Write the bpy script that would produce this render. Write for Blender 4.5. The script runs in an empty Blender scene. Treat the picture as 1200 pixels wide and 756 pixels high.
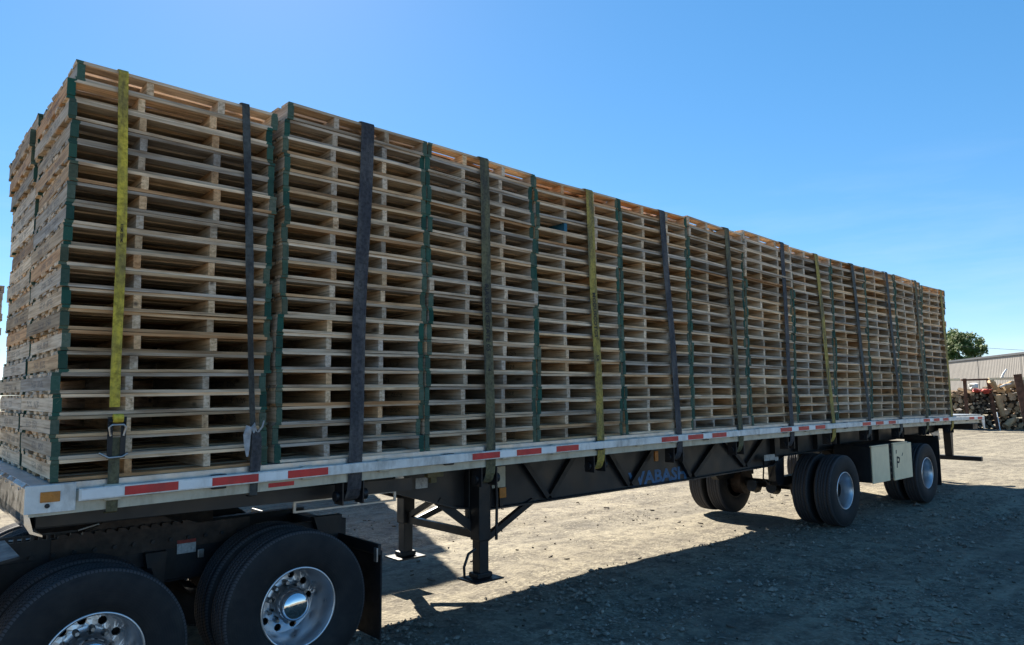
import bpy, bmesh, math, random
from mathutils import Vector, Matrix, noise
random.seed(11)
R = math.radians
SC = bpy.context.scene
COL = SC.collection

# ------------------------------------------------------------------ camera
yaw, pit, rol = R(48.344), R(5.729), R(-0.46)
fw = Vector((math.cos(yaw)*math.cos(pit), math.sin(yaw)*math.cos(pit), math.sin(pit)))
r0 = Vector((math.sin(yaw), -math.cos(yaw), 0)); u0 = r0.cross(fw)
rr = r0*math.cos(rol) + u0*math.sin(rol); uu = -r0*math.sin(rol) + u0*math.cos(rol)
cd = bpy.data.cameras.new('camera'); cam = bpy.data.objects.new('camera', cd); COL.objects.link(cam)
cd.sensor_width = 36; cd.lens = 839.9/1200*36; cd.clip_start = 0.05; cd.clip_end = 5000
m = Matrix((rr, uu, -fw)).transposed().to_4x4(); m.translation = (-0.778, -4.769, 1.977)
cam.matrix_world = m
SC.camera = cam

# ------------------------------------------------------------------ world, sun, exposure
SUN = Vector((0.45, 1.16, 1.0)).normalized()          # towards the sun
SUN_EL = math.asin(SUN.z)
W = bpy.data.worlds.new('World'); SC.world = W; W.use_nodes = True
nt = W.node_tree; bg = nt.nodes['Background']
sky = nt.nodes.new('ShaderNodeTexSky'); sky.sky_type = 'NISHITA'; sky.sun_disc = False
sky.sun_elevation = SUN_EL
sky.sun_rotation = math.atan2(SUN.x, SUN.y)
sky.altitude = 200; sky.air_density = 0.8; sky.dust_density = 0.08; sky.ozone_density = 5.5
# thin high cirrus, everywhere low over the horizon
tc = nt.nodes.new('ShaderNodeTexCoord')
mp = nt.nodes.new('ShaderNodeMapping'); mp.inputs['Scale'].default_value = (2.2, 2.2, 15)
nz = nt.nodes.new('ShaderNodeTexNoise'); nz.inputs['Scale'].default_value = 1.6; nz.inputs['Detail'].default_value = 7; nz.inputs['Roughness'].default_value = .6
cr = nt.nodes.new('ShaderNodeValToRGB'); cr.color_ramp.elements[0].position = .5; cr.color_ramp.elements[1].position = .85
cr.color_ramp.elements[1].color = (.4, .4, .4, 1)
sx = nt.nodes.new('ShaderNodeSeparateXYZ')
mr = nt.nodes.new('ShaderNodeMapRange'); mr.inputs[1].default_value = .02; mr.inputs[2].default_value = .32; mr.inputs[3].default_value = 1; mr.inputs[4].default_value = 0
mu = nt.nodes.new('ShaderNodeMath'); mu.operation = 'MULTIPLY'
hs = nt.nodes.new('ShaderNodeHueSaturation'); hs.inputs['Hue'].default_value = .498; hs.inputs['Saturation'].default_value = 1.46
mx = nt.nodes.new('ShaderNodeMix'); mx.data_type = 'RGBA'
mx.inputs[7].default_value = (2.4, 2.9, 3.3, 1)
L = nt.links.new
L(tc.outputs['Generated'], mp.inputs[0]); L(mp.outputs[0], nz.inputs['Vector']); L(nz.outputs[0], cr.inputs[0])
L(tc.outputs['Generated'], sx.inputs[0]); L(sx.outputs[2], mr.inputs[0]); L(cr.outputs[0], mu.inputs[0]); L(mr.outputs[0], mu.inputs[1])
L(mu.outputs[0], mx.inputs[0]); gm = nt.nodes.new('ShaderNodeGamma'); gm.inputs[1].default_value = 0.62; L(sky.outputs[0], gm.inputs[0]); L(gm.outputs[0], hs.inputs['Color']); L(hs.outputs[0], mx.inputs[6]); L(mx.outputs[2], bg.inputs[0])
bg.inputs[1].default_value = 0.103
sd = bpy.data.lights.new('sun', 'SUN'); sd.energy = 5.0; sd.angle = R(0.53); sd.color = (1, .93, .80)
so = bpy.data.objects.new('sun', sd); COL.objects.link(so)
so.rotation_euler = (-SUN).to_track_quat('-Z', 'Y').to_euler()
so.location = (10, 20, 30)
SC.view_settings.view_transform = 'Standard'; SC.view_settings.look = 'None'
SC.view_settings.exposure = 1.75; SC.view_settings.gamma = 1; SC.view_settings.use_curve_mapping = False
SC.render.engine = 'CYCLES'
SC.cycles.max_bounces = 7; SC.cycles.diffuse_bounces = 2; SC.cycles.use_denoising = True

# ------------------------------------------------------------------ material helpers
class N:
    """tiny node-graph helper"""
    def __init__(s, name):
        s.m = bpy.data.materials.new(name); s.m.use_nodes = True
        s.t = s.m.node_tree; s.b = s.t.nodes['Principled BSDF']; s.out = s.t.nodes['Material Output']
    def new(s, typ, **kw):
        n = s.t.nodes.new(typ)
        for k, v in kw.items(): setattr(n, k, v)
        return n
    def put(s, sock, v):
        if isinstance(v, bpy.types.NodeSocket): s.t.links.new(v, sock)
        elif v is not None: sock.default_value = v
    def coord(s, which='Object'): return s.new('ShaderNodeTexCoord').outputs[which]
    def map(s, vec, scale=(1, 1, 1), loc=(0, 0, 0)):
        n = s.new('ShaderNodeMapping'); s.put(n.inputs[0], vec); s.put(n.inputs['Scale'], scale); s.put(n.inputs['Location'], loc); return n.outputs[0]
    def noise(s, vec, scale, detail=4, rough=.55, out=0):
        n = s.new('ShaderNodeTexNoise'); s.put(n.inputs['Vector'], vec); n.inputs['Scale'].default_value = scale
        n.inputs['Detail'].default_value = detail; n.inputs['Roughness'].default_value = rough; return n.outputs[out]
    def voro(s, vec, scale, out=0, feature='F1'):
        n = s.new('ShaderNodeTexVoronoi', feature=feature); s.put(n.inputs['Vector'], vec); n.inputs['Scale'].default_value = scale; return n.outputs[out]
    def ramp(s, fac, stops):
        n = s.new('ShaderNodeValToRGB'); e = n.color_ramp.elements
        while len(e) < len(stops): e.new(.5)
        for i, (p, c) in enumerate(stops):
            e[i].position = p; e[i].color = tuple(c)+(1,) if hasattr(c, '__len__') else (c, c, c, 1)
        s.put(n.inputs[0], fac); return n.outputs[0]
    def mix(s, fac, a, b, mode='MIX'):
        n = s.new('ShaderNodeMix', data_type='RGBA', blend_type=mode)
        s.put(n.inputs[0], fac)
        for i, v in ((6, a), (7, b)):
            if isinstance(v, (tuple, list)): v = tuple(v)+(1,) if len(v) == 3 else v
            s.put(n.inputs[i], v)
        return n.outputs[2]
    def math(s, op, a, b=None, c=None):
        n = s.new('ShaderNodeMath', operation=op)
        s.put(n.inputs[0], a); s.put(n.inputs[1], b)
        if c is not None: s.put(n.inputs[2], c)
        return n.outputs[0]
    def sep(s, v):
        n = s.new('ShaderNodeSeparateXYZ'); s.put(n.inputs[0], v); return n.outputs
    def vadd(s, a, b):
        n = s.new('ShaderNodeVectorMath', operation='ADD'); s.put(n.inputs[0], a); s.put(n.inputs[1], b); return n.outputs[0]
    def bump(s, h, strength=.3, dist=.01):
        n = s.new('ShaderNodeBump'); s.put(n.inputs['Height'], h); n.inputs['Strength'].default_value = strength; n.inputs['Distance'].default_value = dist
        s.t.links.new(n.outputs[0], s.b.inputs['Normal'])
    def done(s, col, rough=.6, metal=0, spec=None):
        s.put(s.b.inputs['Base Color'], tuple(col)+(1,) if isinstance(col, (tuple, list)) and len(col) == 3 else col)
        s.put(s.b.inputs['Roughness'], rough); s.put(s.b.inputs['Metallic'], metal)
        if spec is not None: s.b.inputs['Specular IOR Level'].default_value = spec
        return s.m

M = {}
def wood_material(name, along, paint=None):
    """pallet lumber. object colour: r = brightness, g = fresh/grey hue, b = paint coverage. along: axis of the grain"""
    n = N(name)
    oi = n.new('ShaderNodeObjectInfo'); rnd = oi.outputs['Random']
    cs = n.new('ShaderNodeSeparateColor'); n.put(cs.inputs[0], oi.outputs['Color'])
    co = n.coord()
    off = n.new('ShaderNodeCombineXYZ'); n.put(off.inputs[0], n.math('MULTIPLY', rnd, 37.)); n.put(off.inputs[1], n.math('MULTIPLY', rnd, 91.)); n.put(off.inputs[2], n.math('MULTIPLY', rnd, 13.))
    v = n.vadd(co, off.outputs[0])
    sc = [38, 38, 60]; sc[along] = 2.2
    g = n.noise(n.map(v, sc), 1.0, 5, .6)
    sc2 = [9, 9, 9]; sc2[along] = 2.6
    blot = n.noise(n.map(v, sc2), 1.0, 3, .6)
    hue = n.ramp(cs.outputs[1], [(0, (.43, .365, .305)), (.25, (.58, .46, .345)), (.5, (.70, .54, .385)), (.78, (.72, .48, .275)), (1, (.54, .29, .135))])
    c = n.mix(n.ramp(g, [(.33, .9), (.60, 0)]), hue, n.mix(1, hue, (.50, .42, .34), 'MULTIPLY'))
    c = n.mix(n.ramp(blot, [(.52, 0), (.72, .35 if name == 'stringer_wood' else .85)]), c, n.mix(1, c, (.48, .43, .40), 'MULTIPLY'))
    cr_ = n.noise(n.map(v, [x*1.8 if i_ != along else 1.1 for i_, x in enumerate(sc)]), 1.0, 2, .5)
    c = n.mix(n.ramp(cr_, [(.27, .9), (.33, 0)]), c, (.035, .028, .024))
    st_ = n.noise(n.map(v, [6 if i_ != along else 1.4 for i_ in range(3)]), 1.0, 5, .7)
    c = n.mix(n.ramp(st_, [(.63, 0), (.76, .25 if name == 'stringer_wood' else .75)]), c, (.085, .075, .07))
    # dirt / dark knots
    kn = n.voro(n.map(v, [x*.42 for x in sc2]), 1.3)
    c = n.mix(n.ramp(kn, [(.03, .85), (.10, 0)]), c, (.07, .045, .03))
    br = n.new('ShaderNodeCombineColor')
    for i in range(3): n.put(br.inputs[i], cs.outputs[0])
    c = n.mix(1, c, br.outputs[0], 'MULTIPLY')
    if paint:
        s = n.sep(co)
        a = n.math('ABSOLUTE', s[0])
        jit = n.math('MULTIPLY', n.noise(v, 30, 3), .05)
        if paint == 'board':   # the narrow front face of a lead board, over the outer stringers
            k = n.math('MULTIPLY', n.math('GREATER_THAN', n.math('ADD', a, jit), .5930), n.math('GREATER_THAN', n.math('ABSOLUTE', s[1]), .0520))
        elif paint == 'stringer':  # end grain of an outer stringer
            k = n.math('GREATER_THAN', n.math('ADD', n.math('ABSOLUTE', s[1]), n.math('MULTIPLY', jit, .28)), .5510)
        elif paint == 'stamp':  # ink stamp on the stringer's side
            k = None
        thin = n.ramp(n.noise(v, 55, 4, .7), [(.22, .4), (.36, 1)])
        k = n.math('MULTIPLY', n.math('MULTIPLY', k, thin), cs.outputs[2])
        gcol = n.mix(rnd, (.006, .048, .036), (.018, .090, .062))
        c = n.mix(k, c, gcol)
    if name == 'stringer_wood':
        s = n.sep(co)
        # blurred ink stamps printed on the flat sides
        def box(y0, y1, z0, z1):
            f = n.math('MULTIPLY', n.math('GREATER_THAN', s[1], y0), n.math('LESS_THAN', s[1], y1))
            f2 = n.math('MULTIPLY', n.math('GREATER_THAN', s[2], z0), n.math('LESS_THAN', s[2], z1))
            return n.math('MULTIPLY', f, f2)
        ink = n.ramp(n.noise(n.map(v, (60, 60, 90)), 1, 3, .7), [(.46, 0), (.56, 1)])
        k = n.math('MULTIPLY', n.math('ADD', box(-.12, .06, -.022, .022), box(.12, .3, -.018, .02)), ink)
        k = n.math('MULTIPLY', k, .65)
        c = n.mix(k, c, (.05, .05, .06))
    n.bump(g, .35, .004)
    return n.done(c, .78, 0, .25)

M['deck_board'] = wood_material('board_wood', 0)
M['lead_board'] = wood_material('lead_board_wood', 0, 'board')
M['stringer'] = wood_material('stringer_wood', 1, 'stringer')
M['stringer_in'] = wood_material('inner_stringer_wood', 1)

def plain(name, col, rough=.5, metal=0, vary=.25, scale=9, bump=.1, spec=None, dirt=None, dirtamt=.6):
    n = N(name); co = n.coord()
    f = n.noise(co, scale, 5, .6)
    dark = tuple(x*(1-vary) for x in col); lite = tuple(min(1, x*(1+vary*.6)) for x in col)
    c = n.mix(n.ramp(f, [(.35, 0), (.65, 1)]), dark, lite)
    if dirt:
        d = n.noise(n.map(co, (1, 1, .35)), scale*.6, 6, .7)
        c = n.mix(n.ramp(d, [(.5, 0), (.68, dirtamt)]), c, dirt)
    rg = n.ramp(n.noise(co, scale*2.3, 4), [(.3, max(0, rough-.1)), (.7, min(1, rough+.12))])
    if bump: n.bump(n.noise(co, scale*6, 3), bump, .004)
    M[name] = n.done(c, rg, metal, spec); return M[name]

plain('black_paint', (.012, .013, .016), .45, 0, .35, 5, .12, .45, (.04, .037, .035), .25)
plain('beam_paint', (.021, .021, .024), .40, 0, .3, 2.2, .08, .5, (.05, .045, .042), .3)
plain('black_frame', (.010, .011, .014), .5, 0, .4, 6, .15, .4, (.045, .04, .035), .35)
plain('rust_grease', (.045, .028, .02), .6, 0, .5, 12, .3, .4)
plain('aluminium', (.52, .52, .51), .40, .75, .14, 7, .05, None, (.24, .21, .17), .45)
plain('rail_paint', (.72, .71, .68), .5, .12, .14, 9, .12, .4, (.22, .20, .175), .6)
plain('side_rail_paint', (.52, .48, .38), .5, .12, .14, 7, .12, .4, (.24, .19, .125), .65)
plain('polished', (.70, .70, .72), .16, 1.0, .12, 6, .03, None, (.33, .32, .31), .35)
plain('wheel_alloy', (.66, .67, .70), .36, 1.0, .04, 5, 0)
plain('chrome', (.80, .81, .84), .05, 1.0, .04, 9, 0)
plain('bare_steel', (.42, .42, .42), .35, .9, .2, 14, .05)
plain('tape_white', (.80, .80, .79), .42, 0, .1, 6, .03, .5, (.3, .27, .23), .5)
plain('tape_red', (.56, .018, .022), .38, 0, .2, 6, .03, .5, (.14, .03, .03), .4)
plain('amber', (.48, .17, .02), .35, 0, .2, 20, .03)
plain('label_white', (.5, .5, .49), .5, 0, .2, 60, 0, None, (.15, .15, .16), .7)
plain('label_red', (.28, .03, .02), .5, 0, .2, 40, 0)
plain('plate_cream', (.52, .49, .38), .5, 0, .15, 12, .05, None, (.25, .21, .14), .6)
plain('door_cream', (.84, .67, .43), .5, 0, .06, 4, .05, .4, (.50, .41, .28), .35)
plain('blue_letter', (.05, .16, .34), .5, 0, .25, 20, 0, None, (.03, .04, .06), .5)
plain('ink', (.012, .012, .014), .7, 0, .3, 60, 0)
plain('drab', (.16, .14, .075), .7, 0, .3, 20, .1)
plain('cloth_grey', (.36, .36, .37), .85, 0, .25, 30, .2)
plain('rust', (.13, .062, .038), .8, 0, .45, 4, .3, .3, (.05, .03, .025), .6)
plain('red_plastic', (.42, .06, .035), .5, 0, .3, 6, .05)
plain('tarp', (.62, .62, .6), .7, 0, .15, 5, .1)
plain('log_bark', (.10, .075, .055), .9, 0, .45, 6, .5)
plain('log_tan', (.42, .29, .16), .8, 0, .35, 5, .3)
plain('roof_trim', (.05, .05, .055), .5, 0, .2, 3, .05)
plain('cable', (.02, .02, .02), .6, 0, .1, 4, 0)

def strap_material(name, col, worn):
    n = N(name); co = n.coord(); s = n.sep(co)
    weave = n.math('SINE', n.math('MULTIPLY', s[0], 900.))
    weave2 = n.math('SINE', n.math('MULTIPLY', s[2], 700.))
    big = n.noise(n.map(co, (7, 7, 1.7)), 1.3, 6, .65)
    c = n.mix(n.ramp(big, [(.42, 0), (.60, 1)]), col, worn)
    fine = n.noise(co, 40, 4, .6)
    c = n.mix(n.ramp(fine, [(.42, 0), (.68, .8)]), c, n.mix(1, c, (.35, .34, .33), 'MULTIPLY'))
    n.bump(n.math('MULTIPLY', weave, weave2), .25, .002)
    M[name] = n.done(c, .72, 0, .3)
strap_material('strap_yellow', (.66, .50, .06), (.26, .20, .06))
strap_material('strap_ochre', (.42, .315, .07), (.17, .14, .065))
strap_material('strap_olive', (.155, .142, .075), (.065, .063, .048))
strap_material('strap_dark', (.048, .047, .055), (.11, .102, .10))
strap_material('strap_slate', (.085, .09, .085), (.04, .042, .045))

def tyre_material():
    n = N('tyre_rubber'); co = n.coord(); s = n.sep(co)
    ang = n.math('ARCTAN2', s[2], s[0])
    rad = n.math('SQRT', n.math('ADD', n.math('MULTIPLY', s[0], s[0]), n.math('MULTIPLY', s[2], s[2])))
    tread = n.math('GREATER_THAN', rad, .500)
    sip = n.math('SINE', n.math('ADD', n.math('MULTIPLY', ang, 150.), n.math('MULTIPLY', n.math('SINE', n.math('MULTIPLY', s[1], 95.)), 2.2)))
    sip = n.math('MULTIPLY', n.math('GREATER_THAN', sip, .55), tread)
    dust = n.noise(co, 7, 5, .65)
    c = n.mix(n.ramp(dust, [(.42, 0), (.75, .8)]), (.010, .010, .012), (.026, .024, .023))
    dustr = n.ramp(n.noise(n.map(co, (3, 14, 3)), 2.2, 6, .7), [(.45, 0), (.68, .85)])
    rim_d = n.ramp(rad, [(.27, .9), (.31, .25), (.44, .2), (.50, .9)])
    c = n.mix(n.math('MULTIPLY', dustr, rim_d), c, (.034, .031, .028))
    c = n.mix(n.math('MULTIPLY', tread, .75), c, (.070, .067, .073))
    c = n.mix(n.math('MULTIPLY', sip, .8), c, (.008, .008, .008))
    ring = n.math('SINE', n.math('MULTIPLY', rad, 420.))
    n.bump(n.math('ADD', n.math('MULTIPLY', sip, -1.), n.math('MULTIPLY', ring, .06)), .5, .004)
    M['tyre'] = n.done(c, .72, 0, .35)
tyre_material()

def ground_material():
    n = N('dirt'); co = n.coord()
    big = n.noise(co, .22, 5, .6); mid = n.noise(co, 1.3, 6, .65); fine = n.noise(co, 18, 5, .7); grit = n.noise(co, 75, 3, .7)
    c = n.mix(n.ramp(big, [(.38, 0), (.62, 1)]), (.225, .198, .150), (.285, .250, .186))
    c = n.mix(n.ramp(mid, [(.42, 0), (.68, .75)]), c, (.150, .131, .104))
    c = n.mix(n.ramp(fine, [(.44, 0), (.72, .65)]), c, (.108, .094, .075))
    c = n.mix(n.ramp(grit, [(.52, 0), (.70, .5)]), c, (.35, .315, .255))
    # darker crushed stone and bark trodden into the yard
    s = n.sep(co)
    st = n.noise(n.map(co, (.55, .55, 1)), 1.0, 5, .62)
    c = n.mix(n.ramp(st, [(.50, 0), (.66, .55)]), c, (.085, .076, .066))
    cell = n.voro(co, 26)
    lum = n.ramp(n.voro(co, 34, 1), [(.15, .55), (.85, 1.25)])
    zone = n.ramp(n.noise(co, .8, 4, .6), [(.40, 0), (.58, 1)])
    c = n.mix(zone, c, n.mix(1, c, lum, 'MULTIPLY'))
    clod = n.noise(co, 5.5, 5, .7)
    c = n.mix(n.ramp(clod, [(.48, 0), (.62, .8)]), c, (.090, .078, .064))
    c = n.mix(n.ramp(n.voro(co, 7.5), [(.02, .75), (.075, 0)]), c, (.05, .042, .034))
    # wheel tracks running with the lane along the trailer
    tr = n.noise(n.map(co, (.10, 2.4, 1)), 1.0, 4, .6)
    c = n.mix(n.ramp(tr, [(.52, 0), (.72, .45)]), c, (.32, .282, .21))
    h = n.math('ADD', n.math('MULTIPLY', fine, .55), n.math('ADD', n.math('MULTIPLY', grit, .3), n.math('MULTIPLY', cell, .5)))
    n.bump(h, .7, .03)
    M['ground'] = n.done(c, .95, 0, .15)
ground_material()

def stone_material():
    n = N('stones'); co = n.coord()
    c = n.ramp(n.noise(co, 23, 2), [(.3, (.11, .10, .085)), (.5, (.22, .195, .16)), (.7, (.37, .335, .28))])
    c = n.mix(n.ramp(n.noise(co, 40, 3), [(.4, 0), (.7, .5)]), c, (.09, .085, .08))
    M['stones'] = n.done(c, .9, 0, .2)
stone_material()

def metal_wall_material():
    n = N('siding'); co = n.coord(); s = n.sep(co)
    d = n.noise(n.map(co, (.3, .3, 1.4)), 1.0, 5, .6)
    c = n.mix(n.ramp(d, [(.4, 0), (.7, .6)]), (.25, .23, .212), (.205, .188, .172))
    M['siding'] = n.done(c, .6, .1, .3)
metal_wall_material()

def leaf_material():
    n = N('leaves'); oi = n.new('ShaderNodeObjectInfo')
    g = n.noise(n.coord(), 1.2, 3)
    c = n.ramp(g, [(.3, (.05, .09, .022)), (.55, (.095, .15, .04)), (.75, (.16, .20, .06))])
    M['leaf'] = n.done(c, .6, 0, .3)
    tr = n.new('ShaderNodeBsdfTranslucent'); n.put(tr.inputs[0], c)
    ms = n.new('ShaderNodeMixShader'); ms.inputs[0].default_value = .3
    n.t.links.new(n.b.outputs[0], ms.inputs[1]); n.t.links.new(tr.outputs[0], ms.inputs[2]); n.t.links.new(ms.outputs[0], n.out.inputs[0])
leaf_material()

# ------------------------------------------------------------------ mesh helpers
class MB:
    def __init__(s): s.v = []; s.f = []; s.mi = []; s.sm = []
    def add(s, vs, fs, mi=0, smooth=False):
        o = len(s.v); s.v += [tuple(x) for x in vs]
        for f in fs: s.f.append([i+o for i in f]); s.mi.append(mi); s.sm.append(smooth)
    def box(s, x0, x1, y0, y1, z0, z1, mi=0, mat=None):
        v = [Vector(p) for p in ((x0,y0,z0),(x1,y0,z0),(x1,y1,z0),(x0,y1,z0),(x0,y0,z1),(x1,y0,z1),(x1,y1,z1),(x0,y1,z1))]
        if mat: v = [mat @ p for p in v]
        s.add(v, [(0,3,2,1),(4,5,6,7),(0,1,5,4),(1,2,6,5),(2,3,7,6),(3,0,4,7)], mi)
    def bbox(s, x0, x1, y0, y1, z0, z1, b=.01, mi=0):
        """box with chamfered edges"""
        bm = bmesh.new(); bmesh.ops.create_cube(bm, size=1)
        for v in bm.verts: v.co = Vector(((x0+x1)/2+v.co.x*(x1-x0), (y0+y1)/2+v.co.y*(y1-y0), (z0+z1)/2+v.co.z*(z1-z0)))
        bmesh.ops.bevel(bm, geom=bm.edges[:], offset=b, segments=2, affect='EDGES', profile=.5)
        bm.verts.index_update(); s.add([v.co for v in bm.verts], [[v.index for v in f.verts] for f in bm.faces], mi); bm.free()
    def bar(s, a, b, w, h, up=Vector((0, 0, 1)), mi=0):
        a = Vector(a); b = Vector(b); d = (b-a).normalized(); x = d.cross(up)
        if x.length < 1e-4: x = d.cross(Vector((1, 0, 0)))
        x.normalize(); y = x.cross(d)
        vs = []
        for p in (a, b):
            for sx_, sy_ in ((-1,-1),(1,-1),(1,1),(-1,1)): vs.append(p+x*sx_*w/2+y*sy_*h/2)
        s.add(vs, [(3,2,1,0),(4,5,6,7),(0,1,5,4),(1,2,6,5),(2,3,7,6),(3,0,4,7)], mi)
    def tube(s, pts, r, n=10, mi=0, caps=True):
        pts = [Vector(p) for p in pts]; rs = r if hasattr(r, '__len__') else [r]*len(pts)
        vs = []; ref = None
        for i, p in enumerate(pts):
            d = (pts[min(i+1, len(pts)-1)]-pts[max(i-1, 0)]).normalized()
            if ref is None: ref = d.orthogonal().normalized()
            x = (ref-d*ref.dot(d)).normalized(); ref = x; y = d.cross(x)
            for k in range(n): a = 2*math.pi*k/n; vs.append(p+(x*math.cos(a)+y*math.sin(a))*rs[i])
        fs = []
        for i in range(len(pts)-1):
            for k in range(n): fs.append((i*n+k, i*n+(k+1)%n, (i+1)*n+(k+1)%n, (i+1)*n+k))
        s.add(vs, fs, mi, True)
        if caps:
            o = len(pts)-1
            s.add(vs[:n], [tuple(reversed(range(n)))], mi); s.add(vs[o*n:], [tuple(range(n))], mi)
    def lathe(s, prof, n=64, mi=0, smooth=True, closed=False):
        """prof: (radius, y) about the Y axis"""
        vs = []
        for k in range(n):
            a = 2*math.pi*k/n
            for r, y in prof: vs.append((r*math.cos(a), y, r*math.sin(a)))
        q = len(prof); fs = []
        for k in range(n):
            k2 = (k+1) % n
            for i in range(q if closed else q-1):
                j = (i+1) % q
                fs.append((k*q+i, k*q+j, k2*q+j, k2*q+i))
        s.add(vs, fs, mi, smooth)
    def sweep(s, poly, xs, zf, mi=0):
        """poly: list of (y, z) swept along X following height zf(x)"""
        q = len(poly); vs = []
        for x in xs:
            for y, z in poly: vs.append((x, y, z+zf(x)))
        fs = []
        for i in range(len(xs)-1):
            for k in range(q): k2 = (k+1) % q; fs.append((i*q+k, i*q+k2, (i+1)*q+k2, (i+1)*q+k))
        fs.append(tuple(reversed(range(q)))); fs.append(tuple((len(xs)-1)*q+k for k in range(q)))
        s.add(vs, fs, mi)
    def prism(s, poly, y0, y1, mi=0):
        """poly: (x, z) outline extruded in Y"""
        q = len(poly)
        vs = [(x, y0, z) for x, z in poly]+[(x, y1, z) for x, z in poly]
        fs = [tuple(range(q)), tuple(reversed(range(q, 2*q)))]
        for k in range(q): k2 = (k+1) % q; fs.append((k2, k, q+k, q+k2))
        s.add(vs, fs, mi)
    def mesh(s, name, mats):
        me = bpy.data.meshes.new(name); me.from_pydata(s.v, [], s.f)
        for mt in (mats if isinstance(mats, (list, tuple)) else [mats]): me.materials.append(mt if not isinstance(mt, str) else M[mt])
        me.polygons.foreach_set('material_index', s.mi); me.polygons.foreach_set('use_smooth', s.sm)
        bm = bmesh.new(); bm.from_mesh(me); bmesh.ops.recalc_face_normals(bm, faces=bm.faces); bm.to_mesh(me); bm.free()
        me.update(); return me
    def build(s, name, mats, parent=None, loc=None):
        return link(name, s.mesh(name, mats), parent, loc)

def link(name, data, parent=None, loc=None, rz=0):
    o = bpy.data.objects.new(name, data); COL.objects.link(o)
    if parent: o.parent = parent
    if loc is not None: o.location = loc
    if rz: o.rotation_euler.z = rz
    return o
def tag(o, label=None, cat=None, group=None, kind=None):
    for k, v in (('label', label), ('category', cat), ('group', group), ('kind', kind)):
        if v: o[k] = v
    return o
def empty(name, loc=(0, 0, 0), parent=None, rz=0):
    o = link(name, None, parent, loc, rz); o.empty_display_size = .2; return o
def one(name, mats, parent, fn):
    b = MB(); fn(b); return b.build(name, mats, parent)
def text_mesh(s, size, depth=.001, bold=0):
    c = bpy.data.curves.new('t', 'FONT'); c.body = s; c.size = size; c.extrude = depth; c.align_x = 'LEFT'; c.resolution_u = 2; c.offset = bold
    o = bpy.data.objects.new('t', c); COL.objects.link(o)
    bpy.context.view_layer.update()
    me = bpy.data.meshes.new_from_object(o); bpy.data.objects.remove(o); bpy.data.curves.remove(c); return me

def ordinal(n):
    w = ['zero','first','second','third','fourth','fifth','sixth','seventh','eighth','ninth','tenth','eleventh','twelfth','thirteenth','fourteenth','fifteenth','sixteenth','seventeenth','eighteenth','nineteenth','twentieth']
    return w[n]

# ------------------------------------------------------------------ ground
def gh(x, y):
    z = 0.035*noise.noise(Vector((x*.35, y*.35, 3.1))) + .016*noise.noise(Vector((x*1.3, y*1.3, 7.7))) + .009*noise.noise(Vector((x*3.7, y*3.7, 1.7)))
    z -= .03
    if y < 1.2: t = min(1, (1.2-y)/1.2); z += t*(.021*noise.noise(Vector((x*5.1, y*5.1, 2.2)))+.018*noise.noise(Vector((x*2.1, y*2.1, 5.2))))
    for yr in (-1.25, -3.1, 3.6, 5.5):
        q = y-yr-.25*math.sin(x*.21+yr)-.5*noise.noise(Vector((x*.12, yr, 0))); z -= .03*math.exp(-(q/.16)**2)*(.6+.6*noise.noise(Vector((x*.5, yr*3, 1))))-.014*math.exp(-((abs(q)-.3)/.1)**2)
    if x > 12: t = min(1, (x-12)/5); z += .11*t*t*(3-2*t)
    if x < .9: z -= .055*min(1, (.9-x)/.5)
    return z
def axis(lo, hi, step, far, grow):
    a = []; x = lo
    while x <= hi: a.append(x); x += step
    st = step; x = a[-1]
    while x < far: st *= grow; x += st; a.append(x)
    st = step; x = lo; b = []
    while x > -far: st *= grow; x -= st; b.append(x)
    return b[::-1]+a
def build_ground():
    xs = axis(1, 18, .06, 1500, 1.12); ys = axis(-3.4, 6, .06, 1500, 1.12)
    vs = [(x, y, gh(x, y) if abs(x) < 120 and abs(y) < 120 else 0) for y in ys for x in xs]
    w = len(xs); fs = [(j*w+i, j*w+i+1, (j+1)*w+i+1, (j+1)*w+i) for j in range(len(ys)-1) for i in range(w-1)]
    me = bpy.data.meshes.new('ground'); me.from_pydata(vs, [], fs); me.materials.append(M['ground'])
    me.polygons.foreach_set('use_smooth', [True]*len(fs)); me.update()
    tag(link('ground', me), 'bare dirt and gravel yard, half of it in shade', 'ground', kind='structure')
build_ground()

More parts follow.
